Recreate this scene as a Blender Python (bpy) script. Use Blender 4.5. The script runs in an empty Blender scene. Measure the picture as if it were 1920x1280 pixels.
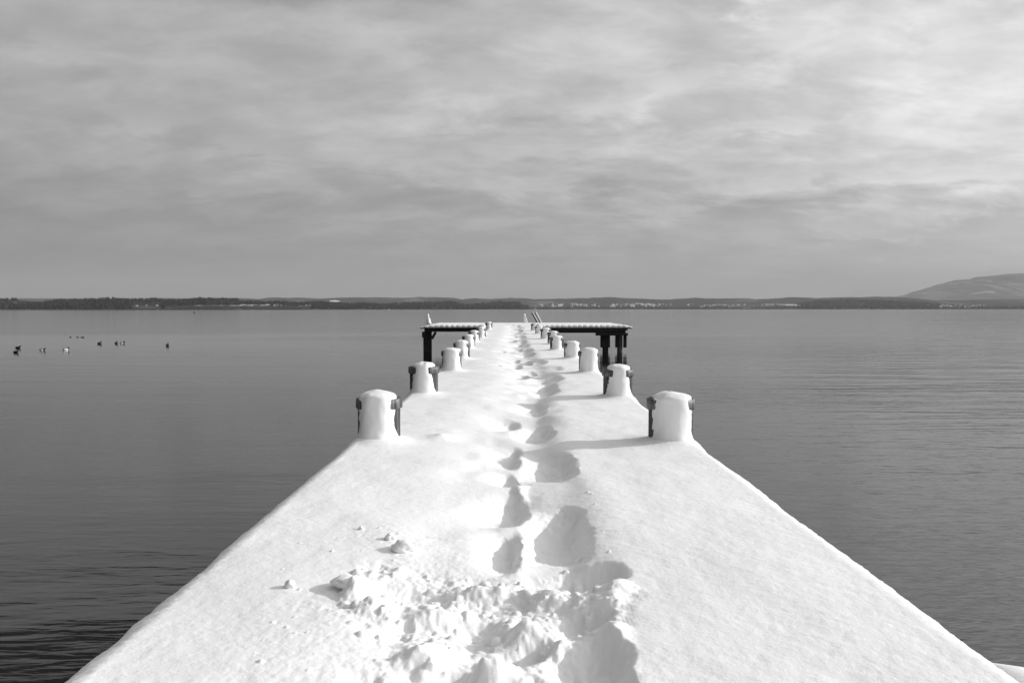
import bpy, math, random
import numpy as np
from mathutils import Vector
random.seed(7)
R = math.radians
C = bpy.context.scene.collection
SC = bpy.context.scene

# ------------------------------------------------------------------ camera
CAM_Z, SNOW_Z, F = 2.7, 1.7, 1500.0          # metres above the water; focal length in photo pixels
PITCH = math.atan(61.0/F)
cam_d = bpy.data.cameras.new("camera"); cam = bpy.data.objects.new("camera", cam_d); C.objects.link(cam)
cam.location = (0, 0, CAM_Z); cam.rotation_euler = (R(90)-PITCH, 0, 0)
cam_d.sensor_width = 36; cam_d.lens = F/1920*36; cam_d.clip_start = 0.05; cam_d.clip_end = 90000
SC.camera = cam

# ------------------------------------------------------------------ light
SUN_EL, SUN_AZ = 21.0, 79.0                   # azimuth clockwise from +Y (view direction)
sun_dir = Vector((math.sin(R(SUN_AZ))*math.cos(R(SUN_EL)), math.cos(R(SUN_AZ))*math.cos(R(SUN_EL)), math.sin(R(SUN_EL))))
sd = bpy.data.lights.new("sun", 'SUN'); so = bpy.data.objects.new("sun", sd); C.objects.link(so)
sd.energy = 3.35; sd.angle = R(1.6); sd.color = (1, 1, 1)
so.rotation_euler = sun_dir.to_track_quat('Z', 'Y').to_euler()
so.location = (30, 0, 30)
SC.view_settings.view_transform = 'Standard'; SC.view_settings.look = 'None'
SC.view_settings.exposure = 0.13; SC.view_settings.gamma = 1

# ------------------------------------------------------------------ node helper
class N:
    def __init__(s, tree): s.t = tree
    def __call__(s, typ, ins=None, **kw):
        n = s.t.nodes.new(typ)
        for k, v in kw.items(): setattr(n, k, v)
        for k, v in (ins or {}).items():
            if isinstance(v, bpy.types.NodeSocket): s.t.links.new(v, n.inputs[k])
            else: n.inputs[k].default_value = v
        return n
    def m(s, op, a, b=0.0, c=None, clamp=False):
        d = {0: a, 1: b}
        if c is not None: d[2] = c
        return s('ShaderNodeMath', d, operation=op, use_clamp=clamp).outputs[0]
    def ramp(s, v, a, b, c=0.0, d=1.0):
        return s('ShaderNodeMapRange', {0: v, 1: a, 2: b, 3: c, 4: d}, interpolation_type='SMOOTHSTEP').outputs[0]

# ------------------------------------------------------------------ world: grey clouded sky
W = bpy.data.worlds.new("World"); SC.world = W; W.use_nodes = True
wt = W.node_tree; wt.nodes.clear(); n = N(wt)
sky = n('ShaderNodeTexSky', sky_type='NISHITA', sun_disc=False, sun_elevation=R(SUN_EL), sun_rotation=R(SUN_AZ),
        air_density=1.0, dust_density=2.0)
bw = n('ShaderNodeRGBToBW', {0: sky.outputs[0]})
bg1 = n('ShaderNodeBackground', {0: bw.outputs[0], 1: 0.10})
tc = n('ShaderNodeTexCoord')
sep = n('ShaderNodeSeparateXYZ', {0: tc.outputs['Generated']})
dx, dy, dz = sep.outputs
den = n.m('ADD', n.m('MAXIMUM', dz, 0.0), 0.28)
px_, py_ = n.m('DIVIDE', dx, den), n.m('DIVIDE', dy, den)
cp = n('ShaderNodeCombineXYZ', {0: px_, 1: py_, 2: 3.7})
rot = n('ShaderNodeMapping', {0: cp.outputs[0], 1: (0.6, 0.35, 0), 2: (0, 0, R(-24)), 3: (0.7, 1.1, 1.0)})
n1 = n('ShaderNodeTexNoise', {0: rot.outputs[0], 'Scale': 5.2, 'Detail': 11.0, 'Roughness': 0.60, 'Distortion': 0.30})
rot2 = n('ShaderNodeMapping', {0: cp.outputs[0], 1: (5.1, 2.2, 0), 2: (0, 0, R(-12)), 3: (0.6, 1.25, 1.0)})
n2 = n('ShaderNodeTexNoise', {0: rot2.outputs[0], 'Scale': 1.15, 'Detail': 6.0, 'Roughness': 0.55, 'Distortion': 0.5})
rot3 = n('ShaderNodeMapping', {0: cp.outputs[0], 1: (1.1, 7.2, 0), 2: (0, 0, R(14)), 3: (0.75, 1.2, 1.0)})
n3 = n('ShaderNodeTexNoise', {0: rot3.outputs[0], 'Scale': 10.5, 'Detail': 8.0, 'Roughness': 0.58, 'Distortion': 0.25})
streak = n.m('SUBTRACT', n.ramp(n1.outputs[0], 0.36, 0.68), 0.40)
broad = n.m('SUBTRACT', n.ramp(n2.outputs[0], 0.30, 0.70), 0.5)
fine = n.m('SUBTRACT', n3.outputs[0], 0.5)
# brightness rises towards the veiled sun at the right; unseen sky above darkened left, brightened right, to tone the water
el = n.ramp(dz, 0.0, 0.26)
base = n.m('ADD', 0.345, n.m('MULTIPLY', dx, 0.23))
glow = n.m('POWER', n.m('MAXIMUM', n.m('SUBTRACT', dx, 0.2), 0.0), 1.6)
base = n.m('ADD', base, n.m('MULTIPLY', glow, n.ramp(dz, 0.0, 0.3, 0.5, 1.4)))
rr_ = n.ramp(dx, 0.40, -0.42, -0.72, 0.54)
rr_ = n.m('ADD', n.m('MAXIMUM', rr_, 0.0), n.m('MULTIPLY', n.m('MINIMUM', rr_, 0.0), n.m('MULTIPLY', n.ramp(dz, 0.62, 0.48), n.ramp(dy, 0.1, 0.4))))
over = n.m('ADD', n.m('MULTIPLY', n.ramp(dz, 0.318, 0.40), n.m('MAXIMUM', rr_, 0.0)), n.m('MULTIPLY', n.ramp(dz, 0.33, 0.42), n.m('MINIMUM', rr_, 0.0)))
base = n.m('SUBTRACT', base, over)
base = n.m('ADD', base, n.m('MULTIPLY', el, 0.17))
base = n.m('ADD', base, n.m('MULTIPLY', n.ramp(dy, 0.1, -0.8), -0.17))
amp = n.m('MULTIPLY', n.ramp(dz, 0.01, 0.16, 0.22, 1.0), n.ramp(dx, -0.5, 0.5, 0.09, 0.215))
L = n.m('ADD', base, n.m('MULTIPLY', streak, amp))
L = n.m('ADD', L, n.m('MULTIPLY', broad, n.m('MULTIPLY', amp, 0.40)))
L = n.m('ADD', L, n.m('MULTIPLY', fine, n.m('MULTIPLY', amp, 1.7)))
# individual cloud banks and bright breaks, placed by compass direction and height
inv = n.m('DIVIDE', 1.0, n.m('MAXIMUM', dy, 0.05))
ga, ge = n.m('MULTIPLY', dx, inv), n.m('MULTIPLY', dz, inv)
wa = n.m('ADD', ga, n.m('MULTIPLY', fine, 0.16)); we = n.m('ADD', ge, n.m('MULTIPLY', streak, 0.030))
we = n.m('ADD', we, n.m('MULTIPLY', fine, 0.03))
front = n.ramp(dy, 0.2, 0.5)
for (cx, cy, sx, sy, tilt, val) in ((1770,345,170,16,-2,.16),(1560,335,120,9,0,.07),(1640,452,80,6,0,.10),(1830,415,130,20,-6,-.11),(1420,405,150,16,-3,-.05),(1235,190,60,22,-28,.15),(1130,215,90,20,-8,.08),
        (830,185,110,24,-10,.09),(1410,8,34,22,20,.16),(480,290,60,16,12,.05),(290,238,60,12,6,.05),(150,120,90,18,25,.05),(1470,100,110,26,-6,.07),(600,110,150,50,5,-.04),(1360,45,60,35,0,-.06),
        (1850,50,50,45,0,-.10),(1700,150,120,30,-12,.07),(960,250,120,20,-3,-.05),(1880,215,60,30,-30,-.06),(1450,245,70,9,-6,.08),(1000,345,140,8,0,.03),(380,367,70,6,-3,.035),(1560,425,60,5,6,.05),(1290,550,40,6,0,.04),(1690,525,150,16,-8,.035)):
    t_ = R(-tilt)
    u = n.m('SUBTRACT', wa, (cx-960)/F); v = n.m('SUBTRACT', we, (579-cy)/F)
    uu = n.m('ADD', n.m('MULTIPLY', u, math.cos(t_)*F/sx), n.m('MULTIPLY', v, math.sin(t_)*F/sx))
    vv = n.m('ADD', n.m('MULTIPLY', u, -math.sin(t_)*F/sy), n.m('MULTIPLY', v, math.cos(t_)*F/sy))
    e_ = n.m('EXPONENT', n.m('MULTIPLY', n.m('ADD', n.m('MULTIPLY', uu, uu), n.m('MULTIPLY', vv, vv)), -0.7))
    L = n.m('ADD', L, n.m('MULTIPLY', e_, n.m('MULTIPLY', front, val)))
L = n.m('ADD', L, n.m('MULTIPLY', n.ramp(dz, 0.55, 0.85), 0.19))  # added brightness at the unseen zenith, lifts the snow's ambient light
L = n.m('MAXIMUM', L, 0.05)
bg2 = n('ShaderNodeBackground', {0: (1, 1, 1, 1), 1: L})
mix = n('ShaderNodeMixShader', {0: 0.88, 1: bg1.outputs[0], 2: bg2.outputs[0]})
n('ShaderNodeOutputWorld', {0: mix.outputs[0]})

# ------------------------------------------------------------------ materials
def mat(name, col=0.5, rough=0.8, spec=0.3):
    m = bpy.data.materials.new(name); m.use_nodes = True
    b = m.node_tree.nodes['Principled BSDF']
    b.inputs['Base Color'].default_value = (col, col, col, 1)
    b.inputs['Roughness'].default_value = rough
    b.inputs['Specular IOR Level'].default_value = spec
    return m, b, N(m.node_tree)
def grey(n, v): return n('ShaderNodeCombineColor', {0: v, 1: v, 2: v}).outputs[0]

def snow_mat(name, grain=1.0, col=0.89):
    m, b, n = mat(name, col, 0.62, 0.25)
    geo = n('ShaderNodeNewGeometry')
    a = n('ShaderNodeTexNoise', {0: geo.outputs['Position'], 'Scale': 90.0, 'Detail': 3.0, 'Roughness': 0.6})
    c = n('ShaderNodeTexNoise', {0: geo.outputs['Position'], 'Scale': 28.0, 'Detail': 4.0, 'Roughness': 0.65})
    h = n.m('ADD', n.m('MULTIPLY', a.outputs[0], 0.0009*grain), n.m('MULTIPLY', c.outputs[0], 0.0019*grain))
    bu = n('ShaderNodeBump', {'Strength': 1.0, 'Distance': 1.0, 'Height': h})
    n.t.links.new(bu.outputs[0], b.inputs['Normal'])
    return m
SNOW = snow_mat("snow", 1.25); SNOW_CAP = snow_mat("cap snow", 1.0)
SNOW_FAR, _, _ = mat("distant snow", 0.8, 0.9, 0.1)
FIELD, _b, _n = mat("patchy meadow snow", 0.6, 0.95, 0.1)
_p = _n('ShaderNodeNewGeometry'); _q = _n('ShaderNodeTexNoise', {0: _p.outputs['Position'], 'Scale': 0.035, 'Detail': 5.0, 'Roughness': 0.7})
_n.t.links.new(grey(_n, _n.ramp(_q.outputs[0], 0.40, 0.62, 0.08, 0.75)), _b.inputs['Base Color'])

def wood_mat(name, lo, hi, ax=2):
    m, b, n = mat(name, 0.2, 0.85, 0.2)
    tc = n('ShaderNodeTexCoord')
    s = [14.0, 14.0, 14.0]; s[ax] = 0.9
    mp = n('ShaderNodeMapping', {0: tc.outputs['Object'], 3: tuple(s)})
    a = n('ShaderNodeTexNoise', {0: mp.outputs[0], 'Scale': 3.0, 'Detail': 7.0, 'Roughness': 0.65, 'Distortion': 0.4})
    v = n.ramp(a.outputs[0], 0.3, 0.72, lo, hi)
    n.t.links.new(grey(n, v), b.inputs['Base Color'])
    bu = n('ShaderNodeBump', {'Strength': 0.8, 'Distance': 0.012, 'Height': a.outputs[0]})
    n.t.links.new(bu.outputs[0], b.inputs['Normal'])
    return m
WOOD = wood_mat("weathered post wood", 0.03, 0.16)
WOOD_DARK = wood_mat("tarred wood", 0.012, 0.04)
WOOD_DECK = wood_mat("deck planks", 0.03, 0.09, 1)
WOOD_BEAM = wood_mat("beam wood", 0.05, 0.11, 0)
BAND, bb, nb = mat("post band", 0.10, 0.5, 0.5)
_g = nb('ShaderNodeTexCoord'); _m = nb('ShaderNodeMapping', {0: _g.outputs['Object'], 3: (30, 30, 2)})
_a = nb('ShaderNodeTexNoise', {0: _m.outputs[0], 'Scale': 2.0, 'Detail': 4.0})
nb.t.links.new(grey(nb, nb.ramp(_a.outputs[0], 0.35, 0.65, 0.02, 0.16)), bb.inputs['Base Color'])

# water
WATER, b, n = mat("lake water", 0.006, 0.025, 0.5)
b.inputs['IOR'].default_value = 1.50
geo = n('ShaderNodeNewGeometry'); P = geo.outputs['Position']
def wn(rz, sx, sy, sc, det, dist=0.0, rough=0.5):
    mp = n('ShaderNodeMapping', {0: P, 2: (0, 0, R(rz)), 3: (sx, sy, 1)})
    return n('ShaderNodeTexNoise', {0: mp.outputs[0], 'Scale': sc, 'Detail': det, 'Roughness': rough, 'Distortion': dist}).outputs[0]
w1 = wn(4, 0.40, 1.0, 1.7, 3.0, 0.5)         # ripples of about half a metre, crests across the view
w2 = wn(-9, 0.24, 1.0, 6.0, 3.0, 0.3)
w3 = wn(7, 0.22, 1.0, 0.30, 2.0, 0.3)        # long slow swell
patch = n.ramp(wn(10, 0.35, 1.0, 0.028, 2.0, 0.4), 0.40, 0.66, 0.30, 1.0)
sepw = n('ShaderNodeSeparateXYZ', {0: P})
side = n.ramp(n.m('DIVIDE', sepw.outputs[0], n.m('ADD', n.m('MAXIMUM', sepw.outputs[1], 0.0), 4.0)), -0.3, 0.6, 0.50, 1.35)
yy = n.m('MAXIMUM', sepw.outputs[1], 0.0)
dist_f = n.m('ADD', n.m('DIVIDE', 0.9, n.m('ADD', 1.0, n.m('MULTIPLY', yy, 0.03))), n.m('DIVIDE', 1.3, n.m('ADD', 1.0, n.m('MULTIPLY', n.m('MULTIPLY', yy, yy), 0.012))))
h = n.m('ADD', n.m('MULTIPLY', w1, 0.070), n.m('MULTIPLY', w2, 0.036))
h = n.m('MULTIPLY', n.m('MULTIPLY', h, patch), side)
h = n.m('MULTIPLY', n.m('ADD', h, n.m('MULTIPLY', w3, 0.05)), dist_f)
w4 = n.ramp(wn(-5, 0.13, 1.0, 0.80, 3.0, 0.9), 0.42, 0.75)
ratio = n.m('DIVIDE', sepw.outputs[0], n.m('ADD', yy, 4.0))
m4 = n.m('MULTIPLY', n.ramp(ratio, 0.22, 0.55), n.m('MULTIPLY', n.ramp(yy, 10.0, 26.0), n.ramp(yy, 120.0, 45.0)))
h = n.m('ADD', h, n.m('MULTIPLY', w4, n.m('MULTIPLY', m4, 0.075)))
bu = n('ShaderNodeBump', {'Strength': 1.0, 'Distance': 1.0, 'Height': h})
n.t.links.new(bu.outputs[0], b.inputs['Normal'])
n.t.links.new(n.ramp(yy, 15.0, 120.0, 0.03, 0.095), b.inputs['Roughness'])   # ripples too small to see far out

# far land
FOREST, b, n = mat("winter forest", 0.02, 1.0, 0.0)
geo = n('ShaderNodeNewGeometry')
a = n('ShaderNodeTexNoise', {0: geo.outputs['Position'], 'Scale': 0.02, 'Detail': 6.0, 'Roughness': 0.7})
n.t.links.new(grey(n, n.ramp(a.outputs[0], 0.35, 0.7, 0.008, 0.035)), b.inputs['Base Color'])
HILL, b, n = mat("wooded hills", 0.06, 1.0, 0.0)
geo = n('ShaderNodeNewGeometry')
mp = n('ShaderNodeMapping', {0: geo.outputs['Position'], 3: (1, 1, 3)})
a = n('ShaderNodeTexNoise', {0: mp.outputs[0], 'Scale': 0.0022, 'Detail': 10.0, 'Roughness': 0.62})
n.t.links.new(grey(n, n.ramp(a.outputs[0], 0.50, 0.74, 0.05, 0.24)), b.inputs['Base Color'])
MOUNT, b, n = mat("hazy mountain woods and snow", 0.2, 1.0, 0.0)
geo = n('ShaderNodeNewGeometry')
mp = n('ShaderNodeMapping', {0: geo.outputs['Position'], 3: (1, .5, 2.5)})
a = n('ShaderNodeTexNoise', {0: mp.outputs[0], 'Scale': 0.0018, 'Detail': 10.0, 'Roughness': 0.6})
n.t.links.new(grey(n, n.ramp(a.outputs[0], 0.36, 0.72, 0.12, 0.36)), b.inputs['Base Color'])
LAND, b, n = mat("shore land", 0.05, 1.0, 0.0)
geo = n('ShaderNodeNewGeometry')
a = n('ShaderNodeTexNoise', {0: geo.outputs['Position'], 'Scale': 0.006, 'Detail': 7.0, 'Roughness': 0.7})
n.t.links.new(grey(n, n.ramp(a.outputs[0], 0.5, 0.75, 0.035, 0.16)), b.inputs['Base Color'])
WALL, _, _ = mat("plaster wall", 0.75, 0.8); WALLD, _, _ = mat("timber wall", 0.12, 0.8)
DUCKB, _, _ = mat("black plumage", 0.008, 0.6); DUCKW, _, _ = mat("white plumage", 0.85, 0.7)
PAINT, _, _ = mat("white boat paint", 0.8, 0.4); DARKP, _, _ = mat("dark paint", 0.03, 0.5)

# ------------------------------------------------------------------ mesh helpers
def link(o, parent=None):
    C.objects.link(o)
    if parent: o.parent = parent
    return o
def tag(o, label=None, cat=None, group=None, kind=None):
    if label: o['label'] = label
    if cat: o['category'] = cat
    if group: o['group'] = group
    if kind: o['kind'] = kind
    return o
def empty(name, loc=(0, 0, 0)):
    o = bpy.data.objects.new(name, None); o.location = loc; o.empty_display_size = 0.2; return link(o)
def np_mesh(name, V, Q, mats, smooth=True, mi=None):
    V = np.asarray(V, np.float32); Q = np.asarray(Q, np.int32); k = Q.shape[1]
    me = bpy.data.meshes.new(name)
    me.vertices.add(len(V)); me.vertices.foreach_set('co', V.ravel())
    me.loops.add(Q.size); me.loops.foreach_set('vertex_index', Q.ravel())
    me.polygons.add(len(Q)); me.polygons.foreach_set('loop_start', np.arange(0, Q.size, k, dtype=np.int32))
    me.polygons.foreach_set('loop_total', np.full(len(Q), k, np.int32))
    me.polygons.foreach_set('use_smooth', np.full(len(Q), smooth))
    for m in (mats if isinstance(mats, (list, tuple)) else [mats]): me.materials.append(m)
    if mi is not None: me.polygons.foreach_set('material_index', np.asarray(mi, np.int32))
    me.update(calc_edges=True); me.validate()
    return me
def grid_faces(r, c, wrap=False):
    i = np.arange(r-1)[:, None]*c; j = np.arange(c if wrap else c-1)[None, :]; j2 = (j+1) % c
    return np.stack([i+j, i+j2, i+c+j2, i+c+j], -1).reshape(-1, 4)
def grid(name, P, m, parent=None, wrap=False, smooth=True):
    r, c = P.shape[:2]
    return link(bpy.data.objects.new(name, np_mesh(name, P.reshape(-1, 3), grid_faces(r, c, wrap), m, smooth)), parent)
class MB:
    """collects boxes and tubes for ONE mesh"""
    def __init__(s): s.v, s.f, s.mi = [], [], []
    def box(s, a, b, mi=0):
        k = len(s.v)
        for z in (a[2], b[2]):
            for x, y in ((a[0], a[1]), (b[0], a[1]), (b[0], b[1]), (a[0], b[1])): s.v.append((x, y, z))
        for f in ((3, 2, 1, 0), (4, 5, 6, 7), (0, 1, 5, 4), (1, 2, 6, 5), (2, 3, 7, 6), (3, 0, 4, 7)):
            s.f.append([k+i for i in f]); s.mi.append(mi)
        return s
    def poly(s, pts, faces, mi=0):
        k = len(s.v); s.v += pts
        for f in faces: s.f.append([k+i for i in f]); s.mi.append(mi)
        return s
    def bar(s, p, q, w, d, mi=0):
        p, q = Vector(p), Vector(q); t = (q-p).normalized()
        u = t.cross(Vector((0, 1, 0))).normalized(); w_ = t.cross(u).normalized(); k = len(s.v)
        for e in (p, q):
            for a, b in ((-1, -1), (1, -1), (1, 1), (-1, 1)): s.v.append(tuple(e+u*a*w/2+w_*b*d/2))
        for f in ((3, 2, 1, 0), (4, 5, 6, 7), (0, 1, 5, 4), (1, 2, 6, 5), (2, 3, 7, 6), (3, 0, 4, 7)):
            s.f.append([k+i for i in f]); s.mi.append(mi)
        return s
    def build(s, name, mats, parent=None, bevel=0.0):
        me = bpy.data.meshes.new(name); me.from_pydata(s.v, [], s.f)
        for m in (mats if isinstance(mats, (list, tuple)) else [mats]): me.materials.append(m)
        me.polygons.foreach_set('material_index', s.mi); me.update()
        o = link(bpy.data.objects.new(name, me), parent)
        if bevel: md = o.modifiers.new('bevel', 'BEVEL'); md.width = bevel; md.segments = 2
        return o

rng = np.random.default_rng(11)
PERM = rng.random((256, 256)).astype(np.float32)
def vn(x, y, seed=0):
    """smooth value noise, about -1..1"""
    x = np.asarray(x, np.float64)+seed*17.3; y = np.asarray(y, np.float64)+seed*9.7
    xi, yi = np.floor(x).astype(int), np.floor(y).astype(int); fx, fy = x-xi, y-yi
    fx = fx*fx*fx*(fx*(fx*6-15)+10); fy = fy*fy*fy*(fy*(fy*6-15)+10)
    g = lambda a, b: PERM[a & 255, b & 255]
    v = (g(xi, yi)*(1-fx)+g(xi+1, yi)*fx)*(1-fy)+(g(xi, yi+1)*(1-fx)+g(xi+1, yi+1)*fx)*fy
    return (v*2-1)
def fbm(x, y, o=4, seed=0, gain=0.5):
    s, a = 0, 1.0
    for k in range(o): s = s+a*vn(x*2**k, y*2**k, seed+k*3); a *= gain
    return s
def sst(a, b, v):
    t = np.clip((v-a)/(b-a), 0, 1); return t*t*(3-2*t)

def at_plane(px, py, z=SNOW_Z):
    """photo pixel -> point on the horizontal plane z"""
    a, b = (px-960)/F, (640-py)/F
    d = Vector((a, math.cos(PITCH)+b*math.sin(PITCH), -math.sin(PITCH)+b*math.cos(PITCH)))
    t = (z-CAM_Z)/d.z
    return d.x*t, d.y*t

# ------------------------------------------------------------------ lake, land, mountains
water = MB().poly([(-16000, -300, 0), (16000, -300, 0), (16000, 9000, 0), (-16000, 9000, 0)], [(0, 1, 2, 3)]).build('water', WATER)
tag(water, 'dark rippled lake water reflecting the grey sky', None, kind='structure')

def interp(pts, x): p = np.array(pts, float); return np.interp(x, p[:, 0], p[:, 1])
def shoreD(px): return 2200+3200*sst(200, 1500, px)
TOP_A = [(-900,560),(0,558),(32,558),(38,561),(85,561.5),(110,560),(150,559),(200,557.5),(215,557),(240,559),(300,558),(310,561),(350,559.5),(375,557),(446,558),
 (450,562),(500,564),(530,563),(550,565.5),(600,564),(640,567),(690,566),(720,568),(760,566),(800,565),(850,563),(862,568),(875,570),(910,566),(940,563.5),
 (974,565),(979,571),(1000,573),(1100,572),(1300,573),(1390,572),(1480,571),(1505,566),(1540,561),(1600,560),(1650,561),(1690,563),(1740,566),(1780,569),(1850,572),(2100,571),(2900,570)]
TOP_B = [(-900,562),(0,560),(85,560),(450,559),(500,561),(520,558),(560,558),(600,560),(650,558),(700,558),(760,558),(800,557),(850,558),(868,561.5),(890,559),(920,561),
 (960,558),(1005,561),(1100,559),(1140,557),(1180,559),(1240,562),(1300,558.5),(1340,560),(1390,559),(1402,562),(1440,560),(1480,557.5),(1520,559),(1560,558),(1650,556.5),
 (1680,558),(1720,564),(1800,563),(1920,561),(2900,558)]
TOP_M = [(1560,575),(1660,567),(1710,555),(1740,545),(1760,538.5),(1780,531.5),(1800,527.5),(1815,526),(1832,525.5),(1850,518.5),(1870,516.2),(1885,516),(1897,517.8),(1908,516.5),
 (1920,514),(1990,506),(2080,512),(2200,530),(2500,520),(3000,540)]
TREE_H = 15.0
def terrainA(px, t):
    """t 0..1 from the water's edge inland; returns x, y, z"""
    D = shoreD(px); Dy = D*(1+0.30*t)
    top = (579-interp(TOP_A, px))/F*Dy+CAM_Z-TREE_H*0.9*(.55+.45*sst(200, 1300, px))
    top = np.maximum(top, 2.5)
    prof = sst(0.03, 1.0, t)*0.85+0.15*sst(0.0, 0.08, t)
    z = -0.5+(top+0.5)*prof+0.7*vn(px*.08, t*9, 5)*t
    return (px-960)/F*Dy, Dy, z
px = np.linspace(-700, 2700, 900); t = np.concatenate([np.linspace(0, 1, 26), [1.1, 1.3]])
PX, TT = np.meshgrid(px, t)
X, Y, Z = terrainA(PX, np.minimum(TT, 1)); Y = Y+np.maximum(TT-1, 0)*2500; Z = np.where(TT > 1, Z*(1-(TT-1)/.3)-2, Z)
far_shore = tag(grid('far_shore', np.dstack([X, Y, Z]), LAND), 'low far shore of the lake under the woods', kind='structure')

def ridge(name, top, D, depth, px0, px1, npx, m, amp, label, seed):
    px = np.linspace(px0, px1, npx); t = np.linspace(-1, 1, 41); PX, TT = np.meshgrid(px, t)
    Dy = D+TT*depth
    crest = (579-interp(top, px))/F*D+CAM_Z+amp*fbm(px*.09, px*0, 3, seed)
    Z = crest[None, :]*(np.cos(np.clip(TT, -1, 1)*math.pi/2)**1.3)
    Z = Z+amp*1.2*fbm(PX*.03, TT*6, 3, seed+2)*(1-np.abs(TT))*(np.abs(TT) > .06)-3*(np.abs(TT) > .99)
    return tag(grid(name, np.dstack([(PX-960)/F*D*(1+TT*0.02), Dy, Z]), m), label, kind='structure')
ridge('hills', TOP_B, 8600, 1800, -800, 2800, 900, HILL, 2.5, 'low wooded hills behind the far shore', 3)
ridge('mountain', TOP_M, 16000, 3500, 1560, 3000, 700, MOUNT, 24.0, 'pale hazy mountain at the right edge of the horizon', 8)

def on_mountain(px, py):
    # a point on the near flank of the mountain that shows at (px, py)
    for tt in np.linspace(-0.98, 0, 300):
        D = 16000+tt*3500
        crest = (579-interp(TOP_M, px))/F*16000+CAM_Z
        z = crest*math.cos(tt*math.pi/2)**1.3
        if z >= (579-py)/F*D+CAM_Z: return ((px-960)/F*D, D-25, z+14)
    return ((px-960)/F*15000, 15000, 250)
def sheet(name, top, bot, fn, m, label, n_=14):
    rows = [[fn(x, y) for x, y in top], [fn(x, y) for x, y in bot]]
    return tag(grid(name, np.array(rows, float), m), label, kind='structure')
sheet('snow_field', [(1812,552.2),(1825,550.5),(1838,548.8),(1851,547.2),(1858,547),(1863,549.5)], [(1812,553.2),(1825,552.8),(1838,551.5),(1851,550.8),(1858,550.5),(1863,551.5)],
      on_mountain, FIELD, 'bright snowy slope on the hazy mountain')
sheet('snow_field', [(1776,533),(1784,532),(1792,532.5)], [(1776,534),(1784,534),(1792,534)], on_mountain, FIELD, 'small snowy clearing high on the mountain ridge')
sheet('snow_field', [(1846,528),(1850,527.6),(1856,528)], [(1846,530),(1850,530),(1856,529.5)], on_mountain, FIELD, 'tiny snowy clearing near the mountain top')
def on_shore(px, py):
    D0 = float(shoreD(px))
    for tt in np.linspace(0, 1, 160):
        x, y, z = terrainA(np.array([px*1.0]), np.array([tt]))
        if z[0] >= (579-py)/F*y[0]+CAM_Z: return (float(x[0]), float(y[0])-3, float(z[0])+1.2)
    return ((px-960)/F*D0*1.12, D0*1.12, (579-py)/F*D0*1.12+CAM_Z)
def field(pts, thick, label):
    sheet('snow_field', [(x, y) for x, y in pts], [(x, y+thick) for x, y in pts], on_shore, FIELD, label)
field([(362,573.3),(400,573),(430,573.2),(480,572.6),(500,572.8)], .7, 'thin snowy meadow line below the dark left wood')
field([(455,571.5),(480,570.8),(500,571.5),(520,570),(530,571.5)], 1.8, 'snowy meadow beside the left village')
field([(560,573),(572,572),(584,571.8)], 1.6, 'short snowy strip right of the left village')
field([(1312,573),(1322,571.2),(1345,570.2),(1376,571.6)], 2.2, 'broad snowy meadow behind the right village')
field([(1420,571),(1430,569.8),(1455,569),(1502,571.4)], 2.6, 'wedge of snowy meadow left of the right wood')
field([(1392,577.6),(1400,577.2),(1408,577.6)], .7, 'small snowy patch at the far waterline')
field([(1762,573.5),(1772,571.5),(1785,573)], 2.2, 'snowy meadow behind the rightmost houses')
def on_hill(px, py):
    for tt in np.linspace(-0.98, 0, 200):
        D = 8600+tt*1800; crest = (579-interp(TOP_B, px))/F*8600+CAM_Z
        z = crest*math.cos(tt*math.pi/2)**1.3
        if z >= (579-py)/F*D+CAM_Z: return ((px-960)/F*D, D-12, z+5)
    return ((px-960)/F*8600, 8600, (579-py)/F*8600+CAM_Z)
sheet('snow_field', [(619,565),(628,563.5),(638,565)], [(619,566.5),(628,567),(638,566.5)], on_hill, SNOW_FAR, 'snowy clearing on the hills above the far wood')
sheet('snow_field', [(1686,560.2),(1697,559.8),(1707,560.3)], [(1686,562.2),(1697,562.4),(1707,562)], on_hill, SNOW_FAR, 'snowy saddle left of the mountain foot')

# far woods: one mass each
def forest(name, spans, label, seed):
    r = np.random.default_rng(seed); V, Q, k = [], [], 0
    for (p0, p1, t0, t1, cnt, hmul) in spans:
        for i in range(cnt):
            p = r.uniform(p0, p1); tt = r.uniform(t0, t1)**0.8
            if 250 < p < 302 and tt < .62: continue
            x, y, z = terrainA(np.array([p]), np.array([tt])); x, y, z = float(x[0]), float(y[0]), float(z[0])
            h = TREE_H*hmul*r.uniform(0.6, 1.3)*float(.55+.45*sst(200, 1300, p)); w = h*r.uniform(0.28, 0.5); ns = 6; a0 = r.uniform(0, 6)
            lev = [(0, .25), (.18, 1), (.45, .8), (.72, .48), (1, .05)]
            for f, s in lev:
                for j in range(ns):
                    a = a0+j*2*math.pi/ns; q = w*s*r.uniform(.75, 1.2)
                    V.append((x+math.cos(a)*q, y+math.sin(a)*q, z-1+h*f))
            for l in range(len(lev)-1):
                for j in range(ns): Q.append((k+l*ns+j, k+l*ns+(j+1) % ns, k+(l+1)*ns+(j+1) % ns, k+(l+1)*ns+j))
            k += ns*len(lev)
    o = link(bpy.data.objects.new(name, np_mesh(name, V, Q, FOREST)))
    return tag(o, label, None, kind='stuff')
forest('forest', [(-300,36,0,1,700,1),(36,90,0,.6,150,.9),(85,310,0,1,1100,1),(310,450,.35,1,600,1),(310,450,0,.02,60,.5)], 'dark woods along the left far shore', 1)
forest('forest', [(450,640,.45,1,700,1),(585,870,0,1,1300,1),(450,585,0,.02,90,.5),(862,990,.1,1,700,1),(870,985,0,.1,120,1)], 'woods along the middle of the far shore', 2)
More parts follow.
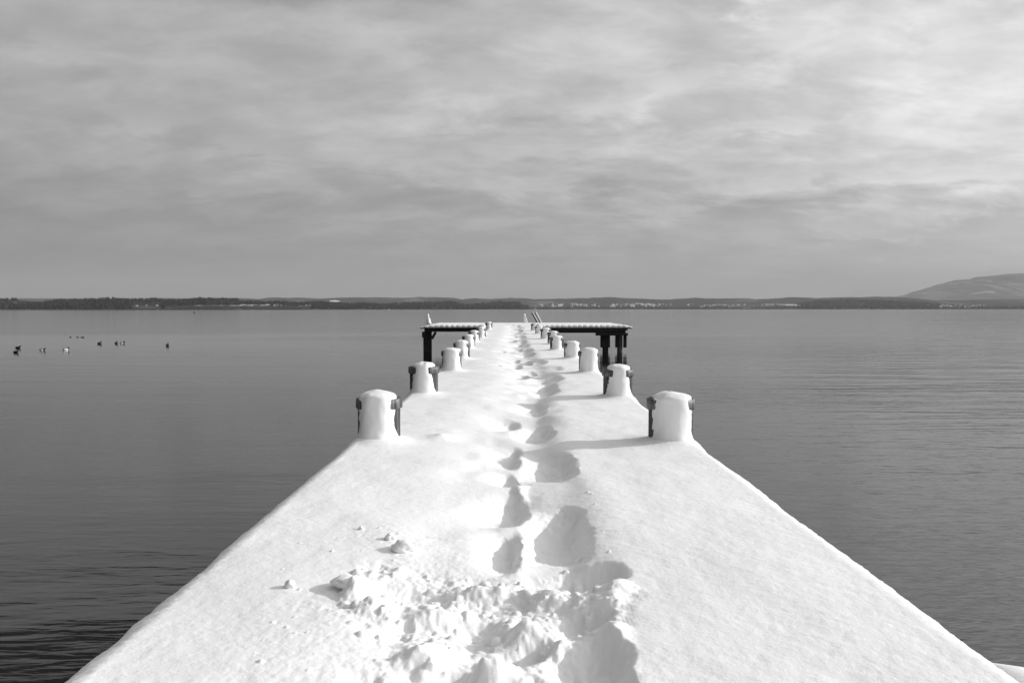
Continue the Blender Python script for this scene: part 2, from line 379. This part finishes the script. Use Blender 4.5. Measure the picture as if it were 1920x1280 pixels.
forest('forest', [(985,1500,.0,.04,420,.35),(985,1500,.3,1,520,.55),(1495,1760,0,1,1500,1),(1750,2300,0,1,800,.7)], 'hazier woods along the right far shore', 3)

# ------------------------------------------------------------------ far houses
def house_mesh(w, d, h, rh, wall):
    mb = MB().box((-w/2, -d/2, -4), (w/2, d/2, h), 0)
    o = 0.7
    mb.poly([(-w/2-o, -d/2-o, h), (w/2+o, -d/2-o, h), (w/2+o, d/2+o, h), (-w/2-o, d/2+o, h), (-w/2-o, 0, h+rh), (w/2+o, 0, h+rh)],
            [(0, 1, 5, 4), (2, 3, 4, 5), (0, 4, 3), (1, 2, 5), (3, 2, 1, 0)], 1)
    for i in range(3):
        xx = -w/2+w*(i+1)/4
        mb.box((xx-.6, -d/2-.05, h*.45), (xx+.6, -d/2+.02, h*.75), 2)
    me = bpy.data.meshes.new('house'); me.from_pydata(mb.v, [], mb.f)
    for m in (wall, SNOW_FAR, DARKP): me.materials.append(m)
    me.polygons.foreach_set('material_index', mb.mi); me.update(); return me
HM = [house_mesh(13, 9, 5.5, 3.5, WALL), house_mesh(18, 10, 6.5, 4, WALL), house_mesh(11, 9, 5, 4, WALLD), house_mesh(15, 9, 5, 4, WALL)]
def house(px, py, kind, sc, label, group):
    x, y, z = on_shore(px, py); o = link(bpy.data.objects.new('house', HM[kind]))
    o.location = (x, y, z-2); k_ = sc*float(.5+.5*sst(200, 1200, px)); o.scale = (k_,)*3; o.rotation_euler.z = random.uniform(-.5, .5)
    return tag(o, label, 'house', group)
r2 = random.Random(5)
house(258, 574, 1, .7, 'bright snowy house alone at the left far shore', None)
house(295.5, 573.3, 0, .8, 'white house right of the dark one on the left far shore', None)
house(276, 573.5, 2, .7, 'dark timber house with snowy roof on the left far shore', None)
for i in range(22): house(452+i*3.7+r2.uniform(-2, 2), r2.uniform(570.8, 573.6), r2.choice([0, 1, 2, 3]), r2.uniform(.45, .8), 'small snowy house in the left village beyond the lake', 'houses of the left village beyond the lake')
for i in range(78):
    house(r2.choice((1012,1028,1045,1066,1090,1118,1150,1162,1185,1203,1210,1232,1258,1285))+r2.gauss(0, 5.5), r2.uniform(569.8, 574.4), r2.choice([0, 1, 2, 3]), r2.uniform(.6, 1.05), 'small snowy house in the middle village beyond the lake', 'houses of the middle village beyond the lake')
for i in range(16): house(1310+i*5.5+r2.uniform(-3, 3), r2.uniform(571, 577), r2.choice([0, 2, 3]), r2.uniform(.6, .95), 'small snowy house below the right snowy meadow', 'houses below the snowy meadows')
for i in range(26): house(1738+i*4.2+r2.uniform(-3, 3), r2.uniform(571.5, 577), r2.choice([0, 1, 2, 3]), r2.uniform(.6, .95), 'small snowy house on the shore below the mountain', 'houses below the mountain')

# ------------------------------------------------------------------ boats and a buoy far out
def boat(px, D, s, label, w=1.0):
    r = empty('passenger_boat', ((px-960)/F*D, D, 0)); tag(r, label, 'boat')
    L_, B_ = 15*s, 4.4*s
    mb = MB(); pts = []
    for z, k in ((-.5, .88), (1.5*s, 1.0)):
        for x, y in ((-.5, -.4), (-.4, -.5), (.3, -.5), (.5, 0), (.3, .5), (-.4, .5), (-.5, .4)): pts.append((x*L_*k, y*B_*k, z))
    m_ = 7
    mb.poly(pts, [tuple(range(m_))[::-1], tuple(range(m_, 2*m_))]+[(i, (i+1) % m_, m_+(i+1) % m_, m_+i) for i in range(m_)])
    mb.build('hull', PAINT, r)
    mb = MB().box((-L_*.38, -B_*.36, 1.5*s), (L_*.25, B_*.36, 3.7*s), 0)
    for i in range(6): mb.box((-L_*.34+i*L_*.095, -B_*.36-.05, 2.3*s), (-L_*.34+i*L_*.095+L_*.06, -B_*.36+.01, 3.1*s), 1)
    c = mb.build('cabin', [PAINT, DARKP], r)
    MB().box((-L_*.42, -B_*.42, 3.7*s), (L_*.3, B_*.42, 3.95*s)).build('roof', SNOW_FAR, r)
    MB().box((L_*.02, -B_*.2, 3.95*s), (L_*.2, B_*.2, 5.7*s)).build('wheelhouse', PAINT, r)
boat(1003, 3000, 1.05, 'white passenger boat off the middle village')
boat(729, 2300, .5, 'tiny white boat below the middle woods')
bu_ = empty('buoy', ((364.5-960)/F*480, 480, 0)); tag(bu_, 'dark buoy alone on the open water below the left far shore', 'buoy')
a = np.linspace(0, 2*math.pi, 17)[:-1]
prof = [(.02, -.3), (.34, -.25), (.42, .0), (.42, .45), (.30, .7), (.06, .75)]
grid('float', np.array([[(math.cos(t_)*r_, math.sin(t_)*r_, z_) for t_ in a] for r_, z_ in prof]), DARKP, bu_, wrap=True)
MB().box((-.06, -.06, .7), (.06, .06, 1.15)).box((-.2, -.2, 1.15), (.2, .2, 1.4)).build('topmark', DARKP, bu_)

# ------------------------------------------------------------------ ducks
def duck_mesh(white):
    S = [(-.215,.075,.004,.004),(-.19,.07,.022,.012),(-.15,.062,.066,.044),(-.09,.055,.095,.075),(-.02,.052,.108,.090),(.05,.052,.104,.088),(.10,.06,.084,.076),(.135,.085,.054,.055),
         (.146,.112,.042,.044),(.150,.135,.040,.042),(.158,.158,.045,.044),(.176,.172,.044,.040),(.200,.168,.032,.028),(.215,.162,.015,.012),(.245,.156,.013,.006),(.255,.154,.004,.003)]
    S = np.array(S); T = np.gradient(S[:, :2], axis=0); T /= np.linalg.norm(T, axis=1)[:, None]
    an = np.linspace(0, 2*math.pi, 17)[:-1]; P = []
    for (x, z, w, h_), (tx, tz) in zip(S, T):
        P.append([(x-tz*math.sin(q)*h_, math.cos(q)*w, z+tx*math.sin(q)*h_) for q in an])
    P = np.array(P); Q = grid_faces(len(S), 16, True)
    cen = P.reshape(-1, 3)[Q].mean(1)
    mi = ((cen[:, 0] > -.13) & (cen[:, 0] < .06) & (cen[:, 2] < .075) & (abs(cen[:, 1]) > .03)).astype(int) if white else np.zeros(len(Q), int)
    if white == 2: mi = ((cen[:, 0] > -.16) & (cen[:, 0] < .09) & (cen[:, 2] < .10) & (abs(cen[:, 1]) > .02)).astype(int)
    return np_mesh('duck', P.reshape(-1, 3), Q, [DUCKB, DUCKW], True, mi)
DM = [duck_mesh(0), duck_mesh(1), duck_mesh(2)]
DG = 'black and white ducks on the water at the left'
def duck(px, py, rot, kind, sc, label, dz=0.0):
    x, y = at_plane(px, py, 0.0)
    o = link(bpy.data.objects.new('duck', DM[kind])); o.location = (x, y, dz); o.rotation_euler.z = R(rot); o.scale = (sc,)*3
    md = o.modifiers.new('smooth', 'SUBSURF'); md.levels = 1; md.render_levels = 1
    return tag(o, label, 'duck', DG)
duck(33.5, 652.6, 4, 0, .93, 'black duck above the leftmost duck, facing right')
duck(29.5, 661.0, -3, 0, .86, 'leftmost and nearest black duck on the water')
duck(79.5, 657.0, 30, 1, .88, 'duck with a small pale flank right of the leftmost pair')
duck(123.5, 656.2, 48, 2, 1.0, 'duck showing a bright white flank below the three distant specks')
duck(186.5, 644.6, 75, 0, 1.05, 'round black duck seen from behind, left of the close pair')
duck(218, 644.2, 95, 0, 1.0, 'black duck seen from behind, left bird of the close pair')
duck(229.5, 643.6, 35, 1, .92, 'white flanked duck, right bird of the close pair')
duck(314, 648.4, 100, 0, 1.05, 'rightmost black duck, alone on the water')
duck(131.5, 632.2, 0, 0, .55, 'low distant duck left of the other two specks', -.02)
duck(145, 632.2, 0, 0, .55, 'low distant duck in the middle of the three specks', -.02)
duck(153.5, 632.4, 0, 0, .9, 'low distant duck at the right of the three specks', -.07)

# ------------------------------------------------------------------ pier
pier = empty('pier'); tag(pier, 'long wooden pier deep in trodden snow running out to a wide end platform', 'pier')
XL, XR, ER = -1.143, 1.317, 0.12
# (pixel x, pixel y, half width px, half length px, depth m)
HOLES = [(1052,982,52,44,.19),(940,1010,32,30,.14),(942,937,44,25,.13),(946,879,22,12,.11),(954,840,28,16,.12),(1038,866,40,23,.15),(1006,801,28,15,.13),
 (944,784,26,10,.10),(1000,758,24,10,.09),(1022,719,20,8,.12),(1028,706,26,6,.10),(1026,729,22,5,.07),(1030,690,24,4,.07),(993,719.5,14,3.5,.05),(975,699,15,4.5,.09),
 (991,691,15,4.5,.09),(1008,678,16,4,.08),(965,681,13,4.5,.10),(984,675,13,3,.08),(962,671,12,3,.08),(989,661.5,12,2.6,.09),(987,655,12,2.3,.08),(968,651,11,2.4,.08),(968,644,10,2.2,.09),
 (984,647,10,2,.08),(958,636,9,1.8,.09),(978,639,9,1.6,.08),(962,629,8,1.5,.09),(978,631,8,1.4,.08),(966,623,7,1.1,.09),(980,625,7,1,.08),(938,657,10,2.6,.06),(932,684,9,2,.03),
 (974,619,6,.9,.08),(962,616,6,.8,.08),(978,614.5,5,.7,.08),(955,612,6,.6,.08),(966,610.5,5,.5,.08),
 # trampled patch at the near end
 (1098,1062,66,20,.15),(1100,1142,46,22,.13),(778,1092,78,20,.10),(990,1186,58,16,.11),(1120,1225,52,40,.14),(850,1238,64,24,.10),(1150,1275,36,30,.13),(880,1140,60,16,.05),
 (960,1100,50,14,.04),(745,1155,22,12,.05),(700,1250,26,16,.03),(1010,1262,60,26,.07),(1060,1098,20,7,.05)]
MOUNDS = [(984,992,20,26,.05),(976,905,12,18,.025),(975,845,12,16,.03),(1052,1096,34,10,.07),(960,1030,26,20,.03),(985,1160,58,14,.06),(665,1098,24,20,.06),(820,1130,70,14,.05),(930,1235,60,18,.07),(790,1200,46,26,.05),(1060,1190,60,10,.05),
 (1150,1096,34,9,.04),(1150,1180,20,30,.03),(700,1130,40,12,.04),(829,818,26,6,.03),(900,1080,44,10,.04)]

cols = np.arange(XL, XR+1e-6, 0.0042); nc = len(cols)
rows = [-2.0]
while rows[-1] < 57.6:
    y_ = rows[-1]; rows.append(y_+(0.05 if y_ < 1.6 else max(0.0042, 0.0023*y_)))
rows = np.array(rows); nr = len(rows)
X, Y = np.meshgrid(cols, rows)
H = 0.010*fbm(X*1.3, Y*0.9, 3, 2)+0.0022*fbm(X*6, Y*5, 3, 4)
near = sst(9.0, 2.5, Y)
H += 0.0006*fbm(X*34, Y*30, 3, 6)*near
# wind-dusted granular bands
gm = sst(0.1, 0.7, fbm(X*1.1+3, Y*1.0, 3, 21))
H += 0.0009*fbm(X*55, Y*50, 2, 9)*gm*near
# worn trough of the trail
tr_y = [at_plane(p, q)[1] for p, q in ((960,1270),(975,1080),(985,980),(980,880),(975,800),(995,740),(1010,710),(985,680),(972,650),(968,625),(966,608))]
tr_x = [at_plane(p, q)[0] for p, q in ((960,1270),(975,1080),(985,980),(980,880),(975,800),(995,740),(1010,710),(985,680),(972,650),(968,625),(966,608))]
tx = np.interp(rows, tr_y, tr_x)[:, None]
q = (X-tx); hw = .24+.05*vn(Y*1.7, Y*0, 31)
H -= 0.066*np.exp(-np.abs(q/(hw+np.where(q < 0, .20, .02)))**np.where(q < 0, 2.4, 3.2))*sst(1.3, 2.6, Y)*(1+.3*vn(X*5, Y*3, 33))
# footprints
wx = 0.020*fbm(X*5, Y*5, 4, 41)+.007*fbm(X*26, Y*22, 3, 45)*near; wy = 0.020*fbm(X*5+50, Y*5, 4, 43)+.007*fbm(X*24, Y*26, 3, 47)*near
def feat(lst, sign):
    global H
    for k, (px, py, rx, ry, dep) in enumerate(lst):
        x0, y0 = at_plane(px, py); D = y0
        ax = rx*D/F; ay = max(ry*D*D/F, .07)
        i0, i1 = np.searchsorted(rows, [y0-2.2*ay-.1, y0+2.2*ay+.1]); j0, j1 = np.searchsorted(cols, [x0-3.6*ax-.1, x0+2.2*ax+.1])
        if i1 <= i0 or j1 <= j0: continue
        s = np.s_[i0:i1, j0:j1]
        if sign < 0: dep = dep*(.53 if py < 1040 else .49)
        u = (X[s]+wx[s]-x0)/ax; v = (Y[s]+wy[s]-y0)/ay
        r_ = (np.abs(u)**2.4+np.abs(v)**2.4)**(1/2.4)
        if sign < 0:
            # steep wall on the right, long soft slope on the left
            tr = sst(-.55, .55, u); rl = np.sqrt((np.minimum(u, 0)/1.6)**2+np.maximum(u, 0)**2+v**2)
            f = tr*sst(1.28, .42, r_)+(1-tr)*np.exp(-(rl/.80)**2.6)
            H[s] = H[s]-dep*f*(1+0.08*fbm(X[s]*9, Y[s]*9, 3, 50+k))
        else:
            H[s] = H[s]+dep*np.exp(-1.6*r_**2)
feat(HOLES, -1); feat(MOUNDS, 1)
# churned crumbly snow in the trampled patch and on the rims of the nearest prints
def pm(px, py): return at_plane(px, py)
poly = [(640,1075),(700,1050),(860,1052),(960,1062),(1060,1035),(1150,1070),(1190,1110),(1150,1200),(1190,1300),(640,1300),(700,1200),(620,1130)]
def churn_mask(X, Y):
    tgt = np.array([pm(*p) for p in poly]); c = np.zeros(X.shape, bool); n_ = len(tgt)
    for i in range(n_):
        x1, y1 = tgt[i]; x2, y2 = tgt[(i+1) % n_]
        cond = ((y1 > Y) != (y2 > Y)) & (X < (x2-x1)*(Y-y1)/(y2-y1+1e-9)+x1)
        c ^= cond
    return c
i0, i1 = np.searchsorted(rows, [1.2, 3.6]); s = np.s_[i0:i1, :]
xs, ys = X[s], Y[s]
M = churn_mask(xs+1.6*wx[s], ys+1.6*wy[s]).astype(float)
M[(ys < 2.0) & (np.abs(xs-.0) < .45)] = 1
for _ in range(7):                                    # soften the mask
    M = (M+np.roll(M, 3, 0)+np.roll(M, -3, 0)+np.roll(M, 3, 1)+np.roll(M, -3, 1))/5
bil = np.abs(fbm(xs*5.5, ys*5.5, 4, 61)); bil2 = np.abs(fbm(xs*20, ys*20, 3, 63))
H[s] += M*(-.014+.018*bil+.004*bil2+.0022*fbm(xs*48, ys*48, 2, 65))
r3 = np.random.default_rng(3)
def clod(x0, y0, ra, hmul=1.0):
    i0, i1 = np.searchsorted(rows, [y0-ra, y0+ra]); j0, j1 = np.searchsorted(cols, [x0-ra, x0+ra])
    if i1-i0 < 2 or j1-j0 < 2: return
    s = np.s_[i0:i1, j0:j1]
    d = ((X[s]+.35*wx[s]-x0)**2+(Y[s]+.35*wy[s]-y0)**2)/ra**2
    base_ = np.median(H[s]); H[s] = np.where(d < 1, np.maximum(H[s], base_+ra*hmul*np.sqrt(np.clip(1-d, 0, 1))-.1*ra), H[s])
tgt = np.array([pm(*p) for p in poly])
for k in range(800):
    x0, y0 = r3.uniform(-.75, .55), r3.uniform(1.7, 3.3)
    if not churn_mask(np.array([x0]), np.array([y0]))[0]:
        if r3.random() < .965: continue
    clod(x0, y0, .004+.020*r3.random()**3.2, r3.uniform(.5, .95))
for k in range(60):                                  # spilled crumbs on the smooth snow
    x0, y0 = r3.normal(-.55, .18), r3.normal(2.9, .35)
    if -1.1 < x0: clod(x0, y0, .004+.007*r3.random()**2, .8)
for k in range(45):                                  # crumbs around the right-hand prints
    px_c, py_c = r3.normal(1075, 32), r3.normal(935, 60)
    x0, y0 = pm(px_c, py_c); clod(x0, y0, .004+.008*r3.random()**2, .7)

H = np.maximum(H, -.165+.01*vn(X*6, Y*6, 95))
# posts: (x, y) of every pile, with the height of snow cap above the deck snow
def P_(pxc, D): return ((pxc-960)/F*D, D)
POSTS = [(P_(1259,6.0),'R'),(P_(1159,9.1),'R'),(P_(1104.3,12.6),'R'),(P_(1072.5,16.0),'R'),(P_(1044,19.3),'R'),(P_(1037.5,23.0),'R'),(P_(1023,26.8),'R'),(P_(1011,32.0),'R'),(P_(1002.5,36.5),'R'),
         (P_(710,6.1),'L'),(P_(794.5,9.4),'L'),(P_(847,12.9),'L'),(P_(866,15.9),'L'),(P_(879,20.1),'L'),(P_(889,23.8),'L'),(P_(902,27.4),'L'),(P_(904.5,31.5),'L'),(P_(916.5,38.5),'L')]
for (x0, y0), _s in POSTS:
    d = np.sqrt((X-x0)**2+((Y-y0+.05)*.9)**2)
    H += .035*np.exp(-np.clip(d-.16, 0, None)/.085)*(d < 1.2)
# cross-section with rounded snowy edges
na = 14
def edge(side, Hcol):
    xe = XL if side < 0 else XR
    out = []
    lump = 0.026*fbm(rows*1.3, rows*0+side, 4, 70)+.010*fbm(rows*9, rows*0+side, 3, 75)+.003*fbm(rows*40, rows*0+side, 2, 77)*sst(9, 3, rows)
    for k in range(1, na+1):
        an = k/na*math.pi/2
        rr = ER+lump*math.sin(an)
        gx = .0016*fbm(rows*45, rows*0+k*.7+side, 2, 80)*sst(8, 2.5, rows)
        out.append(np.stack([xe+side*(rr*math.sin(an)+gx), rows, Hcol*(1-k/na)-ER*(1-math.cos(an))+gx], -1))
    for dz_, ins in ((-.16, .004), (-.20, .0), (-.235, -.03), (-.245, -.10)):
        out.append(np.stack([xe+side*(ER+lump+ins), rows, np.full(nr, dz_)+.008*vn(rows*3, rows*0, 90)], -1))
    return out
top = np.dstack([X, Y, H])
Lp = edge(-1, H[:, 0])[::-1]; Rp = edge(1, H[:, -1])
Pm = np.concatenate([np.stack(Lp, 1), top, np.stack(Rp, 1)], 1); Pm[..., 2] += SNOW_Z
# front and far ends close downwards
end = Pm[-1:].copy(); end[..., 2] = SNOW_Z-.245; Pm = np.concatenate([Pm, end], 0)
sn = grid('snow_cover', Pm, SNOW, pier)
sn['label'] = 'deep snow on the walkway with a trail of footprints'
def snow_h(x, y):
    i = int(np.clip(np.searchsorted(rows, y), 1, nr-1)); j = int(np.clip(np.searchsorted(cols, x), 1, nc-1))
    return SNOW_Z+float(H[i, j])

# deck and framing under the snow
DK = SNOW_Z-.25
mb = MB(); y_ = -2.0
while y_ < 50.0:
    mb.box((-1.22+random.uniform(-.01, .01), y_, DK-.05), (1.39+random.uniform(-.01, .01), y_+.135, DK-.003)); y_ += .145
mb.build('deck', WOOD_DECK, pier)
for x0 in (-1.0, .08, 1.16): MB().box((x0-.07, -2, DK-.27), (x0+.07, 50, DK-.053)).build('beam', WOOD_BEAM, pier)

def post(x0, y0, side, top_z, seed, pointed=False):
    r = np.random.default_rng(seed)
    rad = (.160 if not pointed else .11)*r.uniform(.96, 1.04); an = np.linspace(0, 2*math.pi, 41)[:-1]
    zs = np.concatenate([np.linspace(-1.2, 1.3, 8), np.linspace(1.35, top_z-.02, 12), [top_z]])
    ph = r.uniform(0, 50)
    P = []
    for z_ in zs:
        rr = rad*(1+.02*fbm(an*5+ph, an*0+z_*.6, 3, seed)) - (.012 if z_ >= top_z else 0)
        P.append(np.stack([np.cos(an)*rr, np.sin(an)*rr, np.full(40, z_)], -1))
    P.append(np.stack([np.cos(an)*.01, np.sin(an)*.01, np.full(40, top_z)], -1))
    po = grid('post', np.array(P), WOOD, pier, wrap=True); po.location = (x0, y0, 0)
    if not pointed:
        b0, b1 = top_z-.078, top_z-.002
        prof = [(rad-.004, b0), (rad+.012, b0), (rad+.016, b0+.006), (rad+.015, b1-.006), (rad+.010, b1), (rad-.004, b1)]
        seg = np.linspace(0, 2*math.pi, 49)[:-1]
        Q = np.array([[(math.cos(t_)*(q_+.0025*math.cos(t_*12)), math.sin(t_)*(q_+.0025*math.cos(t_*12)), z_) for t_ in seg] for q_, z_ in prof])
        grid('band', Q, BAND, po, wrap=True)
    # snow plastered on the near (windward) side and heaped on top
    nth, nz = 96, 64
    th = np.linspace(0, 2*math.pi, nth+1)[:-1]; hz = top_z-SNOW_Z+.052+r.uniform(-.008, .012)
    if pointed: hz = top_z-SNOW_Z+.20
    Pc = []; zz = np.concatenate([np.linspace(-.06, hz*.86, nz-16), hz*.86+(hz*.14)*np.sin(np.linspace(0, math.pi/2, 17)[1:])])
    lean = r.uniform(-.006, .006)
    rxm = r.uniform(.94, 1.05)
    for z_ in zz:
        f = max(0, (z_-hz*.86)/(hz*.14)); cap = math.sqrt(max(0, 1-f**2.7)) if f > 0 else 1
        t_ = max(z_, 0)/hz
        flare = .062*math.exp(-max(z_, -.01)/.036)+.003*math.exp(-max(z_, 0)/.10)
        rx = (.137*rxm-.003*t_+.004*math.sin(5*t_+ph))*cap+flare*.75; ry = (.150)*cap+flare*.8
        if pointed: k = 1-.72*t_**1.5; rx = .17*k*cap+flare*.4; ry = .17*k*cap+flare*.4
        nx = np.cos(th); ny = np.sin(th)
        cr = .0045*fbm(nx*1.1+ph, ny*1.1+z_*6, 3, seed+1)+.010*np.abs(fbm(nx*7+ph, ny*7+z_*26, 3, seed+2))*np.exp(-((np.abs(nx)-1.0)/.11)**2)*(1 if not pointed else .3)*cap
        a_ = 2.15; sup = (np.abs(nx)**a_+np.abs(ny)**a_)**(-1/a_)
        cr = (cr-.006)*cap
        Xc = (nx*sup)*(rx+cr)+lean*z_/.4+(.06*t_*-1 if pointed else 0)
        Yc = (ny*sup)*(ry+cr)-.048
        Pc.append(np.stack([Xc, Yc, np.full(nth, z_+SNOW_Z)+.006*fbm(nx*1.6*cap+ph, ny*1.6*cap, 2, seed+5)*min(1, f*3)], -1))
    cen = Pc[-1].mean(0); Pc.append(np.repeat(cen[None, :], nth, 0)+(Pc[-1]-cen)*.02)
    grid('snow_cap', np.array(Pc), SNOW_CAP, po, wrap=True)
    return po
for k, ((x0, y0), sd_) in enumerate(POSTS):
    tz = SNOW_Z+.325+random.Random(k).uniform(-.012, .012)
    if k == 7: tz = SNOW_Z+.30
    post(x0, y0, sd_, tz, 100+k)

# end platform
PX0, PX1, PY0, PY1 = -5.74, 7.55, 50.0, 57.8
mb = MB(); x_ = PX0
while x_ < PX1-.1:
    mb.box((x_, PY0-.02*random.random(), DK+.01), (min(x_+.158, PX1), PY1, DK+.053)); x_ += .168
mb.build('deck', WOOD_DARK, pier)['label'] = 'dark plank deck of the wide end platform'
for (a_, b_, h0, h1, m_) in ((PX0+.25, -1.3, DK-.18, DK+.008, WOOD_DARK), (1.5, PX1-.30, DK-.095, DK+.008, WOOD_BEAM)):
    for yy in (PY0+.10, PY0+3.6, PY1-.5): MB().box((a_, yy, h0), (b_, yy+.16, h1)).build('beam', m_, pier, .01)
MB().box((1.5, PY0+.13, DK-.25), (PX1-.42, PY0+.33, DK-.098)).build('beam', WOOD_DARK, pier, .01)
MB().box((5.25, PY0-.02, DK-.42), (PX1-.30, PY0+.30, DK-.253)).build('beam', WOOD_DARK, pier, .01)
# snow on the platform, lobed over the plank ends
xs = np.arange(PX0-.02, PX1+.03, .02); nx_ = len(xs)
lobe = .085*np.abs(np.sin(math.pi*xs/.345+.4*vn(xs*2, xs*0, 3)))**.7*(.75+.35*vn(xs*1.5, xs*0, 7))
endt = np.clip(np.minimum((xs-PX0+.02)/.55, (PX1+.03-xs)/.60), 0, 1)**.55
prof = [(.05, 0, 0.), (.0, .01, .6), (-.03, .05, 1.), (-.03, .10, 1.), (-.015, .15, .95), (.02, .185, .7), (.09, .205, .3), (.3, .213, 0)]+[(v_, .213, 0) for v_ in np.linspace(.8, 7.3, 26)]+[(7.65, .20, 0), (7.8, .14, 0), (7.84, .05, 0), (7.80, 0, 0)]
rowsP = []
for dy_, dz_, lb in prof:
    und = .010*fbm(xs*.8, xs*0+dy_*.8, 3, 15)*(dz_ > .15)
    rowsP.append(np.stack([xs, PY0+dy_-lobe*lb, SNOW_Z-.20+(dz_*1.0+und)*np.maximum(endt, .04)], -1))
grid('snow_cover', np.array(rowsP), SNOW, pier)['label'] = 'even snow on the end platform, lobed over its front edge'
def leg(x0, w, y0, d, z1, z0=-1.2, m_=WOOD_DARK): return MB().box((x0-w/2, y0, z0), (x0+w/2, y0+d, z1)).build('leg', m_, pier, .012)
leg(-5.33, .50, 50.25, .42, DK-.18)                                   # left end
MB().box((-5.64, 50.1, DK-.55), (-5.45, 50.24, DK-.18)).build('bracket', WOOD_DARK, pier)
MB().bar((-4.78, 50.12, DK-.20), (-5.02, 50.12, DK-.62), .16, .12).build('bracket', WOOD_DARK, pier)
MB().box((5.60, 50.28, .27), (6.17, 50.75, DK-.424)).build('leg', WOOD_DARK, pier, .012)
leg(5.88, .30, 50.36, .30, .30)
MB().box((6.52, 50.30, .27), (6.66, 50.55, DK-.424)).build('leg', WOOD_DARK, pier, .012)
MB().box((7.03, 50.30, .27), (7.22, 50.55, DK-.424)).build('leg', WOOD_DARK, pier, .012)
rr = .17; an = np.linspace(0, 2*math.pi, 25)[:-1]
Q = np.array([[(6.82+math.cos(t_)*rr, 50.55+math.sin(t_)*rr, z_) for t_ in an] for z_ in (-1.2, 0, .6, DK-.43)]); grid('leg', Q, WOOD, pier, wrap=True)
leg(6.74, .32, 57.2, .3, DK-.18)
# taller posts and the ladder at the far edge
po1 = post(*P_(804, 57.3), 'L', SNOW_Z+.46, 300, True); po1['label'] = 'taller post with pointed snow cap on the left platform'
po2 = post(*P_(988, 57.3), 'R', SNOW_Z+.47, 301, True); po2['label'] = 'taller leaning post with tall snow cap at the pier end'
po2.rotation_euler.y = R(-3)
for k, dxx in enumerate((0, .20)):
    a_ = ((997.5-960)/F*57.2+dxx, 57.35+.0*k, 2.41+.03*k); b_ = ((1009-960)/F*57.2+dxx, 57.2, 1.6)
    MB().bar(a_, b_, .085, .14).build('ladder_rail', WOOD_BEAM if k else WOOD_DARK, pier, .01)
    MB().bar((a_[0]+.06, a_[1], a_[2]+.03), (b_[0]+.06, b_[1], b_[2]+.03), .15, .13).build('rail_snow', SNOW_CAP, pier, .02)

# ------------------------------------------------------------------ loose snow clods on the smooth snow
def lump(px, py, ra, label, sq=.8):
    x0, y0 = at_plane(px, py); nt, npn = 28, 18
    th = np.linspace(0, 2*math.pi, nt+1)[:-1]; ph = np.linspace(.02, math.pi-.02, npn); sd0 = int(px)
    P = []
    for p in ph:
        a_, b_, c_ = np.cos(th)*math.sin(p), np.sin(th)*math.sin(p), np.full(nt, math.cos(p))
        rr = ra*(1+.22*fbm(a_*1.6+sd0, b_*1.6+c_*1.6, 3, sd0 % 50))
        P.append(np.stack([a_*rr, b_*rr, c_*rr*sq], -1))
    o = grid('snow_clod', np.array(P), SNOW_CAP, wrap=True); o.location = (x0, y0, snow_h(x0, y0)+ra*sq*.45)
    return tag(o, label, 'snow clod', 'loose clods of snow left of the trail')
lump(755, 1024, .046, 'largest rounded snow clod left of the footprints', .62)
lump(731, 1007, .022, 'small snow clod just behind the largest clod')
lump(677, 990, .012, 'tiny round snow crumb farthest up the pier')
lump(543, 1100, .019, 'lone small snow clod nearest the left edge of the pier', 1.0)
lump(652, 1098, .050, 'wide snow clod touching the trampled patch', .42)

# ------------------------------------------------------------------ near bank at the landward end
xs = np.linspace(-14, 14, 281); ys = np.linspace(-12, 1, 90)
lim = np.where(xs > 1.7, 1.0+2.55*sst(1.6, 1.98, xs)+.25*vn(xs*1.3, xs*0, 5), .9)
Pb = []
for t_ in np.linspace(0, 1, 90):
    yv = -12+(lim+12)*t_
    z_ = np.where(xs > 1.65, 1.222, 1.12)*np.ones_like(xs)+.05*fbm(xs*.8, xs*0+yv.mean()*.5, 3, 9)
    z_ = np.where(np.abs(xs) < 1.6, .95, z_)
    drop = sst(.965, 1.0, t_)
    Pb.append(np.stack([xs, yv+.25*drop*0, z_-drop*.12-(1.9 if t_ >= 1 else 0)], -1))
tag(grid('snow_bank', np.array(Pb), SNOW), 'snow covered bank at the landward end of the pier', kind='structure')

# ------------------------------------------------------------------ haze over the lake
hz = MB().box((-19000, -600, -4), (19000, 24000, 860)).build('haze', [])
hm = bpy.data.materials.new("haze"); hm.use_nodes = True; hm.node_tree.nodes.clear(); n = N(hm.node_tree)
pv = n('ShaderNodeVolumePrincipled', {'Color': (.62, .62, .62, 1), 'Density': 5.7e-5})
n('ShaderNodeOutputMaterial', {'Volume': pv.outputs[0]})
hz.data.materials.clear(); hz.data.materials.append(hm); tag(hz, 'thin winter haze over the lake', kind='stuff')
